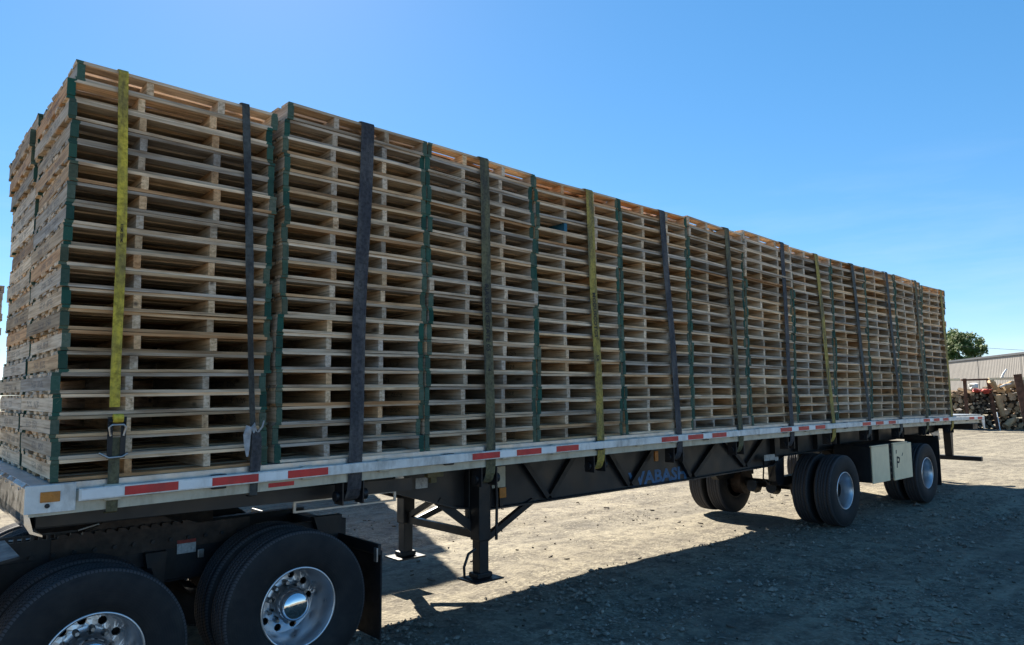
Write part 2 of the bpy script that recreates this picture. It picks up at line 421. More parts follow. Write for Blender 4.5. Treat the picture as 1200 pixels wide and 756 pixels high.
def build_gravel():
    rng = random.Random(5)
    dirs = [Vector(p).normalized() for p in ((1,0,0),(-1,0,0),(0,1,0),(0,-1,0),(0,0,1),(0,0,-1))]
    tri = [(0,2,4),(2,1,4),(1,3,4),(3,0,4),(2,0,5),(1,2,5),(3,1,5),(0,3,5)]
    b = MB()
    for i in range(38000):
        if i < 34000: x = 1.2+14*rng.random()**1.7; y = rng.uniform(-3.8, .9)
        else: x = rng.uniform(0, 24); y = rng.uniform(.9, 14)
        d = noise.noise(Vector((x*.7, y*.7, 9)))+.5*noise.noise(Vector((x*2.2, y*2.2, 4)))
        if d + rng.uniform(-.5, .5) < (-.02 if i < 34000 else .25): continue
        r = min(.06, .004+rng.expovariate(1/(.0085 if i < 34000 else .0035))); z = gh(x, y)
        q = rng.uniform(0, 6.28); s = (rng.uniform(.8, 1.4), rng.uniform(.6, 1.0), rng.uniform(.45, .8))
        vs = []
        for d in dirs:
            k = r*rng.uniform(.75, 1.2); vx, vy = d.x*s[0]*k, d.y*s[1]*k
            vs.append((x+vx*math.cos(q)-vy*math.sin(q), y+vx*math.sin(q)+vy*math.cos(q), z+r*.25+d.z*s[2]*k))
        b.add(vs, tri)
    tag(b.build('gravel', 'stones'), 'loose gravel scattered over the dirt yard', 'gravel', kind='stuff')
    b = MB()
    for i in range(1100):
        x = rng.uniform(1.5, 16); y = rng.uniform(-3.2, 7)
        if noise.noise(Vector((x*.5, y*.5, 4))) + rng.uniform(-.4, .4) < 0: continue
        l = min(.05, .006+rng.expovariate(1/.010)); q = rng.uniform(0, 6.28); w = l*rng.uniform(.15, .5); z = gh(x, y)
        mt = Matrix.Translation((x, y, z+.008)) @ Matrix.Rotation(q, 4, 'Z') @ Matrix.Rotation(rng.uniform(-.3, .3), 4, 'Y')
        b.box(-l, l, -w, w, -.007, .007, mat=mt)
    tag(b.build('wood_chips', 'log_bark'), 'dark bark chips and splinters trodden into the yard', 'wood chips', kind='stuff')
build_gravel()

# ------------------------------------------------------------------ trailer
XA, XB = -0.10, 16.42
def D(x): return 1.493 + .070*(1-((x-7.9)/8.4)**2)     # cambered deck height
XS = [XA + (XB-XA)*i/48 for i in range(49)]
CY = 1.235
trailer = tag(empty('flatbed_trailer', (7, CY, 0)), 'long flatbed trailer with white side rail, red reflectors and black frame', 'trailer')
def tp(o):  # parent to the trailer keeping world-space mesh coordinates
    o.parent = trailer; o.location = (-7, -CY, 0); return o
def tpart(name, mats, fn): return tp(one(name, mats, None, fn))
ZERO = lambda x: 0

def deck():
    b = MB(); 
    for k in range(12):     # the floor: aluminium planks running the length
        pass
    b.sweep([(-.03, -.042), (2.50, -.042), (2.50, 0), (-.03, 0)], XS, D); return b
tp(deck().build('deck', 'aluminium'))
for side in (0, 1):
    Yf = (lambda y: y) if side == 0 else (lambda y: 2*CY-y)
    xs = [.125 + (XB-.125)*i/48 for i in range(49)]
    tpart('side_rail', 'side_rail_paint', lambda b: b.sweep([(Yf(-.036), -.17), (Yf(.03), -.17), (Yf(.03), -.044), (Yf(-.03), -.044), (Yf(-.036), -.05)], XS, D))
    tpart('rub_rail', 'rail_paint', lambda b: b.sweep([(Yf(-.088), -.102), (Yf(-.076), -.106), (Yf(-.070), -.106), (Yf(-.070), -.034), (Yf(-.076), -.034), (Yf(-.088), -.038)], xs, D))
    for k in range(27):
        x = .30+k*.606
        if side and k % 2: continue
        def spool(b, x=x):
            b.bbox(x-.045, x+.045, min(Yf(-.0695), Yf(-.0365)), max(Yf(-.0695), Yf(-.0365)), D(x)-.120, D(x)-.028, .006)
        tpart('stake_pocket', 'black_paint' if k % 3 == 1 else 'side_rail_paint', spool)
# reflective tape: white strip first, then red blocks
RED = [.356, .854, 1.352, 2.94, 3.43, 3.915, 5.49, 5.965, 6.44, 8.005, 8.485, 8.965, 10.50, 10.985, 11.48, 13.02, 13.505, 13.98, 15.47, 15.98]
def tape(b, x0, x1):
    xs = [x0+(x1-x0)*i/3 for i in range(4)]
    b.sweep([(-.0905, -.095), (-.0885, -.095), (-.0885, -.045), (-.0905, -.045)], xs, D)
for x in RED: tpart('reflector_strip', 'tape_red', lambda b: tape(b, x, x+.295))
for i, x in enumerate(RED):
    if i == 0: tpart('reflector_strip', 'tape_white', lambda b: tape(b, .136, x-.002))
    if i+1 < len(RED) and RED[i+1]-x < .6: tpart('reflector_strip', 'tape_white', lambda b: tape(b, x+.297, RED[i+1]-.002))
tpart('reflector_strip', 'tape_red', lambda b: b.sweep([(-.0385, -.15), (-.0365, -.15), (-.0365, -.122), (-.0385, -.122)], [1.24, 1.42], D))

# nose
def nose(b):
    pr = [(-.10, -.001), (-.118, -.02), (-.122, -.16), (-.118, -.21), (-.09, -.26), (-.03, -.285), (-.03, -.275), (-.075, -.25), (-.098, -.16), (-.098, -.001)]
    q = len(pr); z0 = D(-.1)
    vs = [(x, -.02, z+z0) for x, z in pr]+[(x, 2.49, z+z0) for x, z in pr]
    fs = [tuple(range(q)), tuple(reversed(range(q, 2*q)))]+[((k+1) % q, k, q+k, q+(k+1) % q) for k in range(q)]
    b.add(vs, fs)
tpart('nose_plate', 'polished', nose)
tpart('nose_corner', 'rail_paint', lambda b: b.bbox(-.126, .118, -.046, -.037, D(0)-.155, D(0)-.002, .003))
tpart('nose_corner', 'rail_paint', lambda b: b.bbox(-.126, .118, 2.507, 2.516, D(0)-.155, D(0)-.002, .003))
tpart('marker_lamp', 'amber', lambda b: b.bbox(-.055, .04, -.053, -.0465, 1.405, 1.462, .003))
tpart('bolt', 'black_paint', lambda b: b.tube([(-.02, -.047, 1.385), (-.02, -.052, 1.385)], .013, 10))
for k in range(9):
    tpart('rivet', 'bare_steel', lambda b: b.tube([(-.1215, .2+k*.26, D(0)-.035), (-.1265, .2+k*.26, D(0)-.035)], .009, 8))
# upper coupler plate
tpart('coupler_plate', 'black_frame', lambda b: (b.bbox(-.028, 2.45, .33, 2.14, 1.205, 1.22, .004), b.bbox(-.028, .03, .30, 2.17, 1.222, 1.33, .01)))
tpart('coupler_side', 'beam_paint', lambda b: b.prism([(-.02, 1.225), (2.6, 1.20), (2.6, 1.30), (-.02, 1.315)], .28, .292))
# cross members
for k in range(34):
    x = .25+k*.48
    tpart('cross_member', 'black_paint', lambda b: b.box(x-.03, x+.03, .034, 2.436, D(x)-.145, D(x)-.0455))
# main beams
BOT = [(-.0, 1.235), (1.2, 1.19), (2.55, 1.165), (3.0, 1.03), (3.35, .92), (3.75, .865), (4.3, .865), (7.2, .872), (9.15, .90), (9.5, 1.02), (12, 1.04), (16.0, 1.12), (16.2, 1.3)]
for yb in (.75, 2*CY-.75):
    def web(b):
        top = [(x, D(x)-.147) for x in [16.2-16.2*i/24 for i in range(25)]]
        b.prism([(x, z+.012) for x, z in BOT]+top, yb-.006, yb+.006)
        for (xa, za), (xb_, zb) in zip(BOT, BOT[1:]):
            b.prism([(xa, za), (xb_, zb), (xb_, zb+.0145), (xa, za+.0145)], yb-.085, yb+.085)
    tpart('main_beam', 'beam_paint', web)
# diagonal struts on the near beam web
for (xa, za), (xb_, zb) in (((4.20, 1.335), (4.58, .905)), ((5.02, 1.365), (4.62, .905)), ((5.52, 1.345), (5.90, .915)), ((6.42, 1.36), (5.96, .915)), ((6.78, 1.345), (7.14, .915)), ((7.80, 1.35), (7.22, .915)), ((7.92, 1.34), (8.45, .955)), ((9.05, 1.35), (8.50, .955))):
    tpart('diagonal_strut', 'black_paint', lambda b: b.bar((xa, .70, za), (xb_, .72, zb), .055, .045, Vector((0, 1, 0))))
for x in (3.9, 9.25, 9.95, 10.6, 11.4, 13.0, 14.2):
    tpart('web_stiffener', 'black_paint', lambda b: b.box(x-.02, x+.02, .665, .7435, 1.06 if x > 9.3 else .885, D(x)-.15))
# lettering on the beam
wm = text_mesh('WABASH', .215, .0015, .007); wm.materials.append(M['blue_letter'])
bb = [v.co.x for v in wm.vertices]; wx = max(bb)-min(bb)
for v in wm.vertices: v.co.x = (v.co.x-min(bb))/wx
wo = bpy.data.objects.new('lettering', wm); COL.objects.link(wo); wo.parent = trailer
wo.rotation_euler = (R(90), 0, 0); wo.scale = (1.16, .98, 1); wo.location = (5.935-7, .742-CY, .895); wo['label'] = 'faded blue lettering on the black beam'

# landing gear
def leg(yc):
    lg = tp(one('landing_leg', 'black_paint', None, lambda b: (b.bbox(3.58-.07, 3.58+.07, yc-.07, yc+.07, .62, 1.385, .008), b.bbox(3.58-.055, 3.58+.055, yc-.055, yc+.055, .30, .64, .006))))
    ft = one('foot', 'black_frame', lg, lambda b: (b.bbox(3.58-.17, 3.58+.17, yc-.14, yc+.14, .262, .278, .004), b.bbox(3.58-.09, 3.58+.09, yc-.07, yc+.07, .28, .33, .01)))
    return lg
for yc in (.60, 1.87): leg(yc)
tpart('leg_brace', 'black_paint', lambda b: b.bar((3.58, .60, .66), (3.58, 1.80, .66), .05, .07))
tpart('leg_brace', 'black_paint', lambda b: b.bar((3.58, .95, 1.1), (3.58, 1.80, .70), .05, .05))
tpart('leg_brace', 'black_paint', lambda b: b.bar((3.60, .66, .68), (3.20, .76, 1.0), .05, .08))
tpart('leg_brace', 'black_paint', lambda b: b.bar((3.66, .62, .62), (4.38, .75, .885), .05, .06))
tpart('leg_brace', 'black_paint', lambda b: b.bar((3.66, 1.85, .62), (4.38, 1.72, .885), .05, .06))
tpart('leg_housing', 'black_paint', lambda b: b.bbox(3.50, 3.66, .672, .74, .78, 1.37, .008))
tpart('crank_rod', 'black_paint', lambda b: b.tube([(3.70, .52, 1.30), (3.70, .50, 1.0), (3.69, .50, .62)], .014, 8))
tpart('crank_handle', 'black_paint', lambda b: b.tube([(3.47, .54, .56), (3.38, .53, .53), (3.33, .53, .42), (3.335, .53, .33), (3.42, .54, .29)], .013, 8))
tpart('cross_shaft', 'bare_steel', lambda b: b.tube([(3.58, .52, 1.22), (3.58, .46, 1.22)], .03, 12))

# small fittings under the rail
tpart('gauge_disc', 'bare_steel', lambda b: b.tube([(2.55, .42, 1.27), (2.55, .40, 1.27)], .05, 20))
tpart('label_plate', 'label_white', lambda b: b.bbox(2.76, 2.885, .47, .474, 1.175, 1.265, .002))
tpart('bracket', 'drab', lambda b: b.bbox(2.70, 2.86, .20, .26, 1.295, 1.352, .006))
tpart('bracket', 'drab', lambda b: b.bbox(2.80, 2.86, .30, .34, 1.235, 1.285, .004))
tpart('placard', 'plate_cream', lambda b: b.bbox(3.705, 3.875, .575, .58, 1.085, 1.285, .003))
tpart('marker_lamp', 'amber', lambda b: b.bbox(3.785, 3.87, .555, .573, .985, 1.083, .006))
tpart('marker_lamp', 'amber', lambda b: b.bbox(6.27, 6.335, .595, .62, 1.165, 1.285, .006))
tpart('label_plate', 'label_white', lambda b: b.bbox(8.80, 9.10, .60, .604, 1.0, 1.085, .003))
tpart('label_plate', 'label_white', lambda b: b.bbox(9.102, 9.20, .60, .604, .985, 1.04, .003))

# winches
STRAPS = [  # top x, bottom x, material, width, colour word
    (.262, .306, 'strap_yellow', .056, 'yellow'), (1.021, 1.135, 'strap_slate', .052, 'slate'), (1.972, 1.881, 'strap_dark', .112, 'charcoal'),
    (3.136, 3.17, 'strap_olive', .100, 'olive'), (4.504, 4.573, 'strap_ochre', .104, 'mustard'), (5.704, 5.867, 'strap_dark', .100, 'charcoal'),
    (7.024, 7.123, 'strap_olive', .100, 'olive'), (8.405, 8.39, 'strap_dark', .100, 'charcoal'), (9.401, 9.623, 'strap_ochre', .104, 'mustard'),
    (10.603, 10.865, 'strap_slate', .100, 'slate'), (11.936, 12.127, 'strap_slate', .100, 'slate'), (13.243, 13.339, 'strap_olive', .100, 'olive'),
    (14.557, 14.626, 'strap_ochre', .100, 'mustard')]
for tx, bx, mt, w, c in STRAPS[2:]:
    z = D(bx)-.275; y = .03
    wn = tpart('winch', 'black_paint', lambda b: (b.tube([(bx-.10, y, z), (bx+.10, y, z)], .028, 14), b.box(bx-.088, bx-.078, y-.06, y+.06, z-.06, D(bx)-.172), b.box(bx+.078, bx+.088, y-.06, y+.06, z-.06, D(bx)-.172), b.box(bx-.077, bx+.077, y+.05, y+.06, z-.05, D(bx)-.172)))
    one('ratchet_cap', 'black_frame', wn, lambda b: b.tube([(bx+.1005, y, z), (bx+.135, y, z)], .042, 14))
    one('end_cap', 'black_frame', wn, lambda b: b.tube([(bx-.1005, y, z), (bx-.12, y, z)], .036, 14))

# wheels -------------------------------------------------------------
def tyre_mesh():
    b = MB(); prof = []
    w = .135
    side = [(.262, -.100), (.276, -.118), (.330, -.136), (.400, -.140), (.455, -.136), (.490, -.126), (.506, -.117)]
    prof += side
    ys = [-.112, -.072, -.068, -.060, -.056, -.026, -.022, -.014, -.010]
    rs = [.515, .520, .506, .506, .5205, .5215, .507, .507, .5218]
    prof += list(zip(rs, ys))+[(r, -y) for r, y in reversed(list(zip(rs, ys)))]
    prof += [(r, -y) for r, y in reversed(side)]
    b.lathe(prof, 72, 0, True)
    return b.mesh('tyre', 'tyre')
TYRE = tyre_mesh()
def rim_mesh(mat):
    """outer dual: deep dish seen from -Y"""
    b = MB()
    b.lathe([(.291, -.116), (.291, -.108), (.283, -.106), (.280, -.112), (.281, -.122), (.293, -.123), (.297, -.118), (.297, -.112)], 72, closed=True)
    b.lathe([(.281, -.110), (.272, -.085), (.262, -.040), (.256, .03), (.250, .11), (.236, .130)], 72)
    # disc with ten hand holes
    nh = 10
    for k in range(nh):
        a0 = 2*math.pi*k/nh; ha = math.pi/nh
        ri, ro = .155, .236
        per = []
        for t in (-1, -.5, 0, .5, 1): per.append((ro, a0+ha*t))
        per.append(((ri+ro)/2, a0+ha))
        for t in (1, .5, 0, -.5, -1): per.append((ri, a0+ha*t))
        per.append(((ri+ro)/2, a0-ha))
        def P(r, a): return (r*math.cos(a), .130-(.236-r)*.16, r*math.sin(a))
        outer = [P(r, a) for r, a in per]
        c = Vector(P(.197, a0)); e1 = Vector((math.cos(a0), 0, math.sin(a0))); e2 = Vector((-math.sin(a0), 0, math.cos(a0)))
        inner = []; back = []
        for r, a in per:
            d = Vector(P(r, a))-c; an = math.atan2(d.dot(e2), d.dot(e1))
            q = c+e1*math.cos(an)*.028+e2*math.sin(an)*.028; inner.append(q); back.append(q+Vector((0, .02, 0)))
        n = len(per); vs = outer+inner+back
        fs = [(i, (i+1) % n, n+(i+1) % n, n+i) for i in range(n)]+[(n+i, n+(i+1) % n, 2*n+(i+1) % n, 2*n+i) for i in range(n)]
        b.add(vs, fs, 0, False)
    b.lathe([(.155, .117), (.115, .110), (.112, .06)], 48)
    b.v = [(x*.925, y, z*.925) for x, y, z in b.v]
    return b.mesh('rim', mat)
def hub_mesh(cap):
    b = MB()
    for k in range(10):
        a = 2*math.pi*(k+.5)/10; x, z = .135*math.cos(a), .135*math.sin(a)
        b.tube([(x, .114, z), (x, .080, z), (x, .058, z)], [.019, .019, .012], 8)
    b.lathe([(.116, .112), (.116, .03), (.112, .0), (.104, -.01)], 32)
    return b.mesh('hub', 'bare_steel')
def cap_mesh():
    b = MB(); b.lathe([(.1045, -.009), (.103, -.05), (.098, -.068), (.083, -.085), (.056, -.096), (.025, -.1005), (.0005, -.1015)], 40); return b.mesh('hub_cap', 'chrome')
RIM = rim_mesh('wheel_alloy'); RIM2 = RIM.copy(); RIM2.materials[0] = M['black_frame']; HUB = hub_mesh(True); CAP = cap_mesh()
def wheel(parent, origin, x, y, outward, outer, cap, dz=0):
    """outward: -1 faces the camera side. outer dual shows its dish, inner dual is the mirrored one"""
    wh = empty('wheel', (x-origin[0], y-origin[1], .52+dz-origin[2]), parent)
    flip = (outward < 0) == outer
    wh.rotation_euler = (0, random.uniform(0, 6.28), 0 if flip else math.pi)
    link('tyre', TYRE, wh); link('rim', RIM if outer else RIM2, wh)
    if outer:
        link('hub', HUB, wh)
        link('hub_cap', CAP, wh) if cap else None
    return wh
def axle_set(parent, origin, x, cap, y0=.02, dz=0):
    for s_, o in ((y0+.14, True), (y0+.48, False)):
        wheel(parent, origin, x, s_, -1, o, cap, dz)
        wheel(parent, origin, x, 2*CY-s_, 1, o, cap, dz)
AX = (10.08, 13.42)
for x in AX:
    axle_set(trailer, (7, CY, 0), x, False)
    tpart('axle', 'black_frame', lambda b: b.tube([(x, .36, .52), (x, 2*CY-.36, .52)], .068, 14))
    for yy in (.72, 2*CY-.72):
        tpart('brake_drum', 'rust_grease', lambda b: b.tube([(x, yy-.10, .52), (x, yy+.08, .52)], .20, 24))
        tpart('hanger', 'black_paint', lambda b: b.prism([(x-.75, 1.05), (x-.45, 1.05), (x-.48, .62), (x-.62, .58), (x-.72, .66)], yy+.02, yy+.14))
        tpart('trailing_arm', 'black_frame', lambda b: b.bar((x-.6, yy+.08, .64), (x+.45, yy+.08, .66), .10, .12))
        tpart('air_spring', 'black_frame', lambda b: b.tube([(x+.36, yy+.08, .73), (x+.36, yy+.08, .80), (x+.36, yy+.08, .90), (x+.36, yy+.08, 1.03)], [.11, .135, .135, .11], 18))
        tpart('brake_chamber', 'black_frame', lambda b: b.tube([(x-.28, yy+.35*(1 if yy < CY else -1), .50), (x-.12, yy+.35*(1 if yy < CY else -1), .46)], [.09, .085], 16))
    tpart('shock_absorber', 'black_frame', lambda b: b.tube([(x-.1, .95, .56), (x-.42, .98, 1.02)], .028, 10))
tpart('air_hose', 'black_paint', lambda b: b.tube([(9.0, .72, 1.0), (9.1, .80, .72), (9.35, .85, .60), (9.6, .9, .66)], .011, 6))
tpart('air_hose', 'black_paint', lambda b: b.tube([(9.3, .72, .98), (9.33, .82, .75), (9.5, .9, .57)], .009, 6))
tpart('air_tank', 'black_frame', lambda b: b.tube([(11.6, 1.0, .86), (11.62, 1.0, .86), (12.6, 1.0, .86), (12.62, 1.0, .86)], [.10, .13, .13, .10], 18))
# tool box between the axles
tb = tpart('tool_box', 'black_paint', lambda b: b.bbox(11.02, 12.62, .035, .62, .545, 1.12, .012))
d1 = one('door', 'door_cream', tb, lambda b: (b.bbox(11.02, 11.69, .012, .033, .535, 1.10, .006), b.bbox(10.99, 11.66, .002, .034, 1.103, 1.125, .004)))
d2 = one('door', 'door_cream', tb, lambda b: (b.bbox(11.86, 12.63, .004, .033, .520, 1.105, .006), b.bbox(11.84, 12.45, .002, .034, 1.108, 1.13, .004)))
one('hinge_strip', 'black_frame', tb, lambda b: [b.tube([(11.78, .018, z), (11.78, .018, z+.07)], .014, 8) for z in (.56, .66, .76, .86, .96, 1.04)])
one('painted_mark', 'ink', tb, lambda b: (b.bar((11.97, .003, .72), (11.99, .003, .90), .03, .002, Vector((0, 1, 0))), b.bar((11.99, .003, .89), (12.09, .003, .87), .03, .002, Vector((0, 1, 0))), b.bar((12.09, .003, .87), (12.06, .003, .80), .03, .002, Vector((0, 1, 0))), b.bar((12.06, .003, .80), (12.0, .003, .81), .03, .002, Vector((0, 1, 0))), b.bar((11.96, .003, .95), (11.97, .003, 1.01), .025, .002, Vector((0, 1, 0))), b.bar((12.2, .003, .90), (12.24, .003, .95), .015, .002, Vector((0, 1, 0)))))
# rear end: guard, mud flaps, tail plate
tpart('underride_guard', 'black_paint', lambda b: (b.bbox(16.28, 16.38, -.02, 2.49, .535, .625, .008),))
for yy in (.58, 2*CY-.58):
    tpart('guard_post', 'black_paint', lambda b: b.prism([(16.22, 1.36), (16.42, 1.36), (16.37, .626), (16.29, .626)], yy-.07, yy+.07))
tpart('tail_plate', 'rail_paint', lambda b: b.bbox(16.425, 16.44, -.085, 2.555, D(XB)-.17, D(XB)-.03, .003))
tpart('tail_corner', 'rail_paint', lambda b: b.prism([(16.24, D(XB)-.108), (16.423, D(XB)-.108), (16.423, D(XB)-.30), (16.36, D(XB)-.29)], -.087, -.070))
tpart('tail_sill', 'black_paint', lambda b: b.box(16.1, 16.42, .04, 2.43, 1.19, 1.30))
for yy in (.05, 2*CY-.65):
    tpart('mud_flap', 'black_frame', lambda b: b.bbox(14.12, 14.135, yy, yy+.60, .24, 1.12, .004))
    tpart('flap_bracket', 'black_paint', lambda b: b.box(14.09, 14.119, yy, yy+.72, 1.06, 1.15))
tpart('lamp_bracket', 'bare_steel', lambda b: b.prism([(13.9, 1.20), (14.3, 1.24), (14.36, 1.06), (14.2, 1.08)], .10, .12))
# mid cradle and spare underslung bits
tpart('step_frame', 'aluminium', lambda b: (b.bar((1.70, .55, 1.165), (2.60, .55, 1.165), .02, .014), b.bar((1.70, .55, 1.09), (2.60, .55, 1.09), .02, .014), b.bar((1.70, .55, 1.083), (1.70, .55, 1.172), .02, .014, Vector((0, 1, 0))), b.bar((2.25, .55, 1.083), (2.25, .55, 1.172), .02, .014, Vector((0, 1, 0))), b.bar((2.60, .55, 1.083), (2.60, .55, 1.172), .02, .014, Vector((0, 1, 0)))))

# ------------------------------------------------------------------ tractor (rear end only is in the picture)
TO = (.9, CY, 0)
tractor = tag(empty('truck_tractor', TO), 'black truck tractor rear end with dual wheels coupled under the trailer nose', 'truck')
def kp(name, mats, fn):
    o = one(name, mats, tractor, fn); o.location = (-TO[0], -TO[1], 0); return o
for x in (.27, 1.52):
    axle_set(tractor, TO, x, True, .03, -.055 if x < 1 else 0)
    kp('axle', 'black_frame', lambda b: b.tube([(x, .4, .52), (x, .95, .52), (x, 1.1, .52), (x, 1.37, .52), (x, 1.52, .52), (x, 2.07, .52)], [.07, .075, .19, .19, .075, .07], 18))
    for yy in (.72, 2*CY-.72):
        kp('brake_drum', 'rust_grease', lambda b: b.tube([(x, yy-.06, .52), (x, yy+.08, .52)], .2, 24))
        kp('air_spring', 'black_frame', lambda b: b.tube([(x+.36, yy, .56), (x+.36, yy, .62), (x+.36, yy, .72), (x+.36, yy, .80)], [.11, .135, .135, .11], 18))
for yy in (.80, 2*CY-.88):
    kp('frame_rail', 'black_frame', lambda b: (b.bbox(-3.2, 2.28, yy, yy+.012, .68, .94, .003), b.box(-3.2, 2.28, yy, yy+.08, .9405, .95), b.box(-3.2, 2.28, yy, yy+.08, .669, .679)))
    kp('rail_angle', 'rust_grease', lambda b: b.box(.15, 1.45, yy-.012, yy-.001, .90, 1.06))
for k in range(14):
    x = -.2+k*.12
    kp('frame_bolt', 'black_paint', lambda b: b.tube([(x, .787, .965), (x, .77, .965)], .014, 8))
for x in (-2.4, -1.2, .9, 2.2): kp('frame_cross_member', 'black_frame', lambda b: b.box(x-.05, x+.05, .815, 1.588, .71, .92))
def fifth(b):
    pts = []
    for k in range(25):
        a = math.pi*(-.5+k/24); pts.append((.55-.42*math.cos(a), CY+.46*math.sin(a)))
    pts += [(1.15, CY+.40), (1.15, CY+.10), (.70, CY+.05), (.70, CY-.05), (1.15, CY-.10), (1.15, CY-.40)]
    q = len(pts); vs = [(x, y, 1.165) for x, y in pts]+[(x, y, 1.198) for x, y in pts]
    b.add(vs, [tuple(range(q)), tuple(reversed(range(q, 2*q)))]+[((k+1) % q, k, q+k, q+(k+1) % q) for k in range(q)])
fwh = kp('fifth_wheel', 'rust_grease', fifth)
for yy in (.84, 2*CY-.84): kp('fifth_wheel_bracket', 'rust_grease', lambda b: b.prism([(.32, 1.06), (.95, 1.06), (.78, 1.164), (.5, 1.164)], yy-.04, yy+.04))
kp('slide_rack', 'rust_grease', lambda b: b.prism([(.15, 1.061)]+[(.18+k*.07+d, 1.068 if d in (0, .07) else 1.09) for k in range(12) for d in (0, .005, .035)]+[(1.06, 1.061)], .76, .80))
kp('warning_decal', ['label_white', 'label_red'], lambda b: (b.box(.925, 1.055, .783, .7855, .855, .925), b.box(.925, 1.055, .783, .7855, .9255, .95, 1)))
kp('bracket', 'bare_steel', lambda b: b.bbox(1.065, 1.11, .765, .785, .81, .87, .004))
kp('hanger_bracket', 'black_paint', lambda b: b.prism([(.70, .90), (.84, .90), (.82, .62), (.74, .62)], .72, .785))
kp('hanger_bracket', 'black_paint', lambda b: b.prism([(1.95, 1.0), (2.20, 1.0), (2.18, .80), (2.02, .80)], .72, .785))
for yy in (.10, 2*CY-.70):
    kp('mud_flap', 'black_frame', lambda b: b.bbox(2.195, 2.21, yy, yy+.60, .14, .80, .004))
    kp('flap_hanger', 'black_paint', lambda b: b.bbox(2.165, 2.194, yy-.01, yy+.78, .765, .85, .008))
kp('flap_clip', 'bare_steel', lambda b: b.bbox(2.150, 2.164, .085, .13, .72, .825, .004))
kp('catwalk', 'black_frame', lambda b: (b.box(-1.0, .30, .80, .815, 1.092, 1.104), b.box(-1.0, .30, .80, .815, .95, 1.066), [b.box(-1.0+k*.045, -.98+k*.045, .80, .815, 1.0665, 1.0915) for k in range(29)]))
kp('fender', 'black_paint', lambda b: b.prism([(-.62, .70), (-.60, .70), (-.52, .93), (-.34, 1.06), (-.12, 1.10), (-.12, 1.115), (-.35, 1.075), (-.54, .945)], .05, .64))
kp('air_hose', 'black_paint', lambda b: b.tube([(-1.0, 1.2, 1.3), (-.6, 1.15, 1.14), (-.3, 1.1, 1.12), (-.1, 1.1, 1.2)], .014, 8))
kp('grease_line', 'bare_steel', lambda b: b.tube([(.30, .80, 1.10), (.42, .79, 1.13)], .008, 6))

# ------------------------------------------------------------------ pallets
PW, PL = 1.219, 1.10     # along X, along Y
SX = (.0225, .392, .828, 1.1965)      # stringer centres
rng = random.Random(3)
def board_mesh(name, lx, ly, lz, mat, along, warp):
    b = MB(); n = 4; v = []
    ph = rng.uniform(0, 6.28); bow = rng.uniform(-1, 1)*warp; tw = rng.uniform(-1, 1)*warp*.6
    for i in range(n+1):
        t = i/n-.5
        for sy, sz in ((-1, -1), (1, -1), (1, 1), (-1, 1)):
            dy = bow*(1-4*t*t)+rng.uniform(-.0012, .0012); dz = tw*math.sin(ph+t*5)*1.1+rng.uniform(-.0012, .0002)*sz
            if along == 0: p = (t*lx+(rng.uniform(-.004, .004) if i in (0, n) else 0), sy*ly/2+dy, sz*lz/2+dz)
            else: p = (sy*lx/2+dy*.5, t*ly, sz*lz/2)
            v.append(p)
    f = []
    for i in range(n):
        for k in range(4): k2 = (k+1) % 4; f.append((i*4+k, i*4+k2, (i+1)*4+k2, (i+1)*4+k))
    f += [(3, 2, 1, 0), tuple(n*4+k for k in range(4))]
    b.add(v, f); return b.mesh(name, mat)
TB = .0200
LEAD = [board_mesh('lead_board', PW, .118, TB, 'lead_board', 0, .0035) for _ in range(10)]
BRD = [board_mesh('deck_board', PW, w, TB, 'deck_board', 0, .003) for w in (.110, .116, .122, .128, .132, .120)]
STO = [board_mesh('stringer', .040+.003*(k % 3), PL, 0.0800, 'stringer', 1, .004) for k in range(6)]
STI = [board_mesh('stringer', .038+.003*(k % 3), PL, 0.0800, 'stringer_in', 1, .004) for k in range(6)]
TOPY = (.067, .235, .395, .555, .71, .985, .1)   # replaced below
def layout(rg):
    """part list of a pallet: (name, mesh, x, y, z) about its lower near-front corner"""
    out = []
    for k, x in enumerate(SX):
        me = rg.choice(STO if k in (0, 3) else STI)
        out.append(('stringer', me, x+rg.uniform(-.006, .006)*(k in (1, 2)), PL/2+rg.uniform(-.004, .004), .0607))
    for k, y in enumerate((.068, .243, .397, .552, .708, .865, 1.151)[:7]):
        pass
    ty = (.0595, .223, .386, .55, .714, .877, 1.0405)
    for k, y in enumerate(ty):
        lead = k in (0, 6)
        out.append(('deck_board', rg.choice(LEAD) if lead else rg.choice(BRD[:5]), PW/2+rg.uniform(-.004, .004), y+rg.uniform(-.004, .004)*(1 if lead else 4), .1110))
    by = (.0595, .30, .55, .80, 1.0405)
    for k, y in enumerate(by):
        lead = k in (0, 4)
        out.append(('bottom_board', rg.choice(LEAD) if lead else rg.choice(BRD[:5]), PW/2+rg.uniform(-.004, .004), y+rg.uniform(-.004, .004)*(1 if lead else 4), .0103))
    return out
def wood_colour(rg, tone, paint, pb=1):
    g = min(1, max(0, rg.gauss(tone+.01, .21))); br = min(1.3, max(.55, rg.gauss(1.07, .15)))
    if rg.random() < .05: br *= .66
    return (br*pb, g, paint, 1)

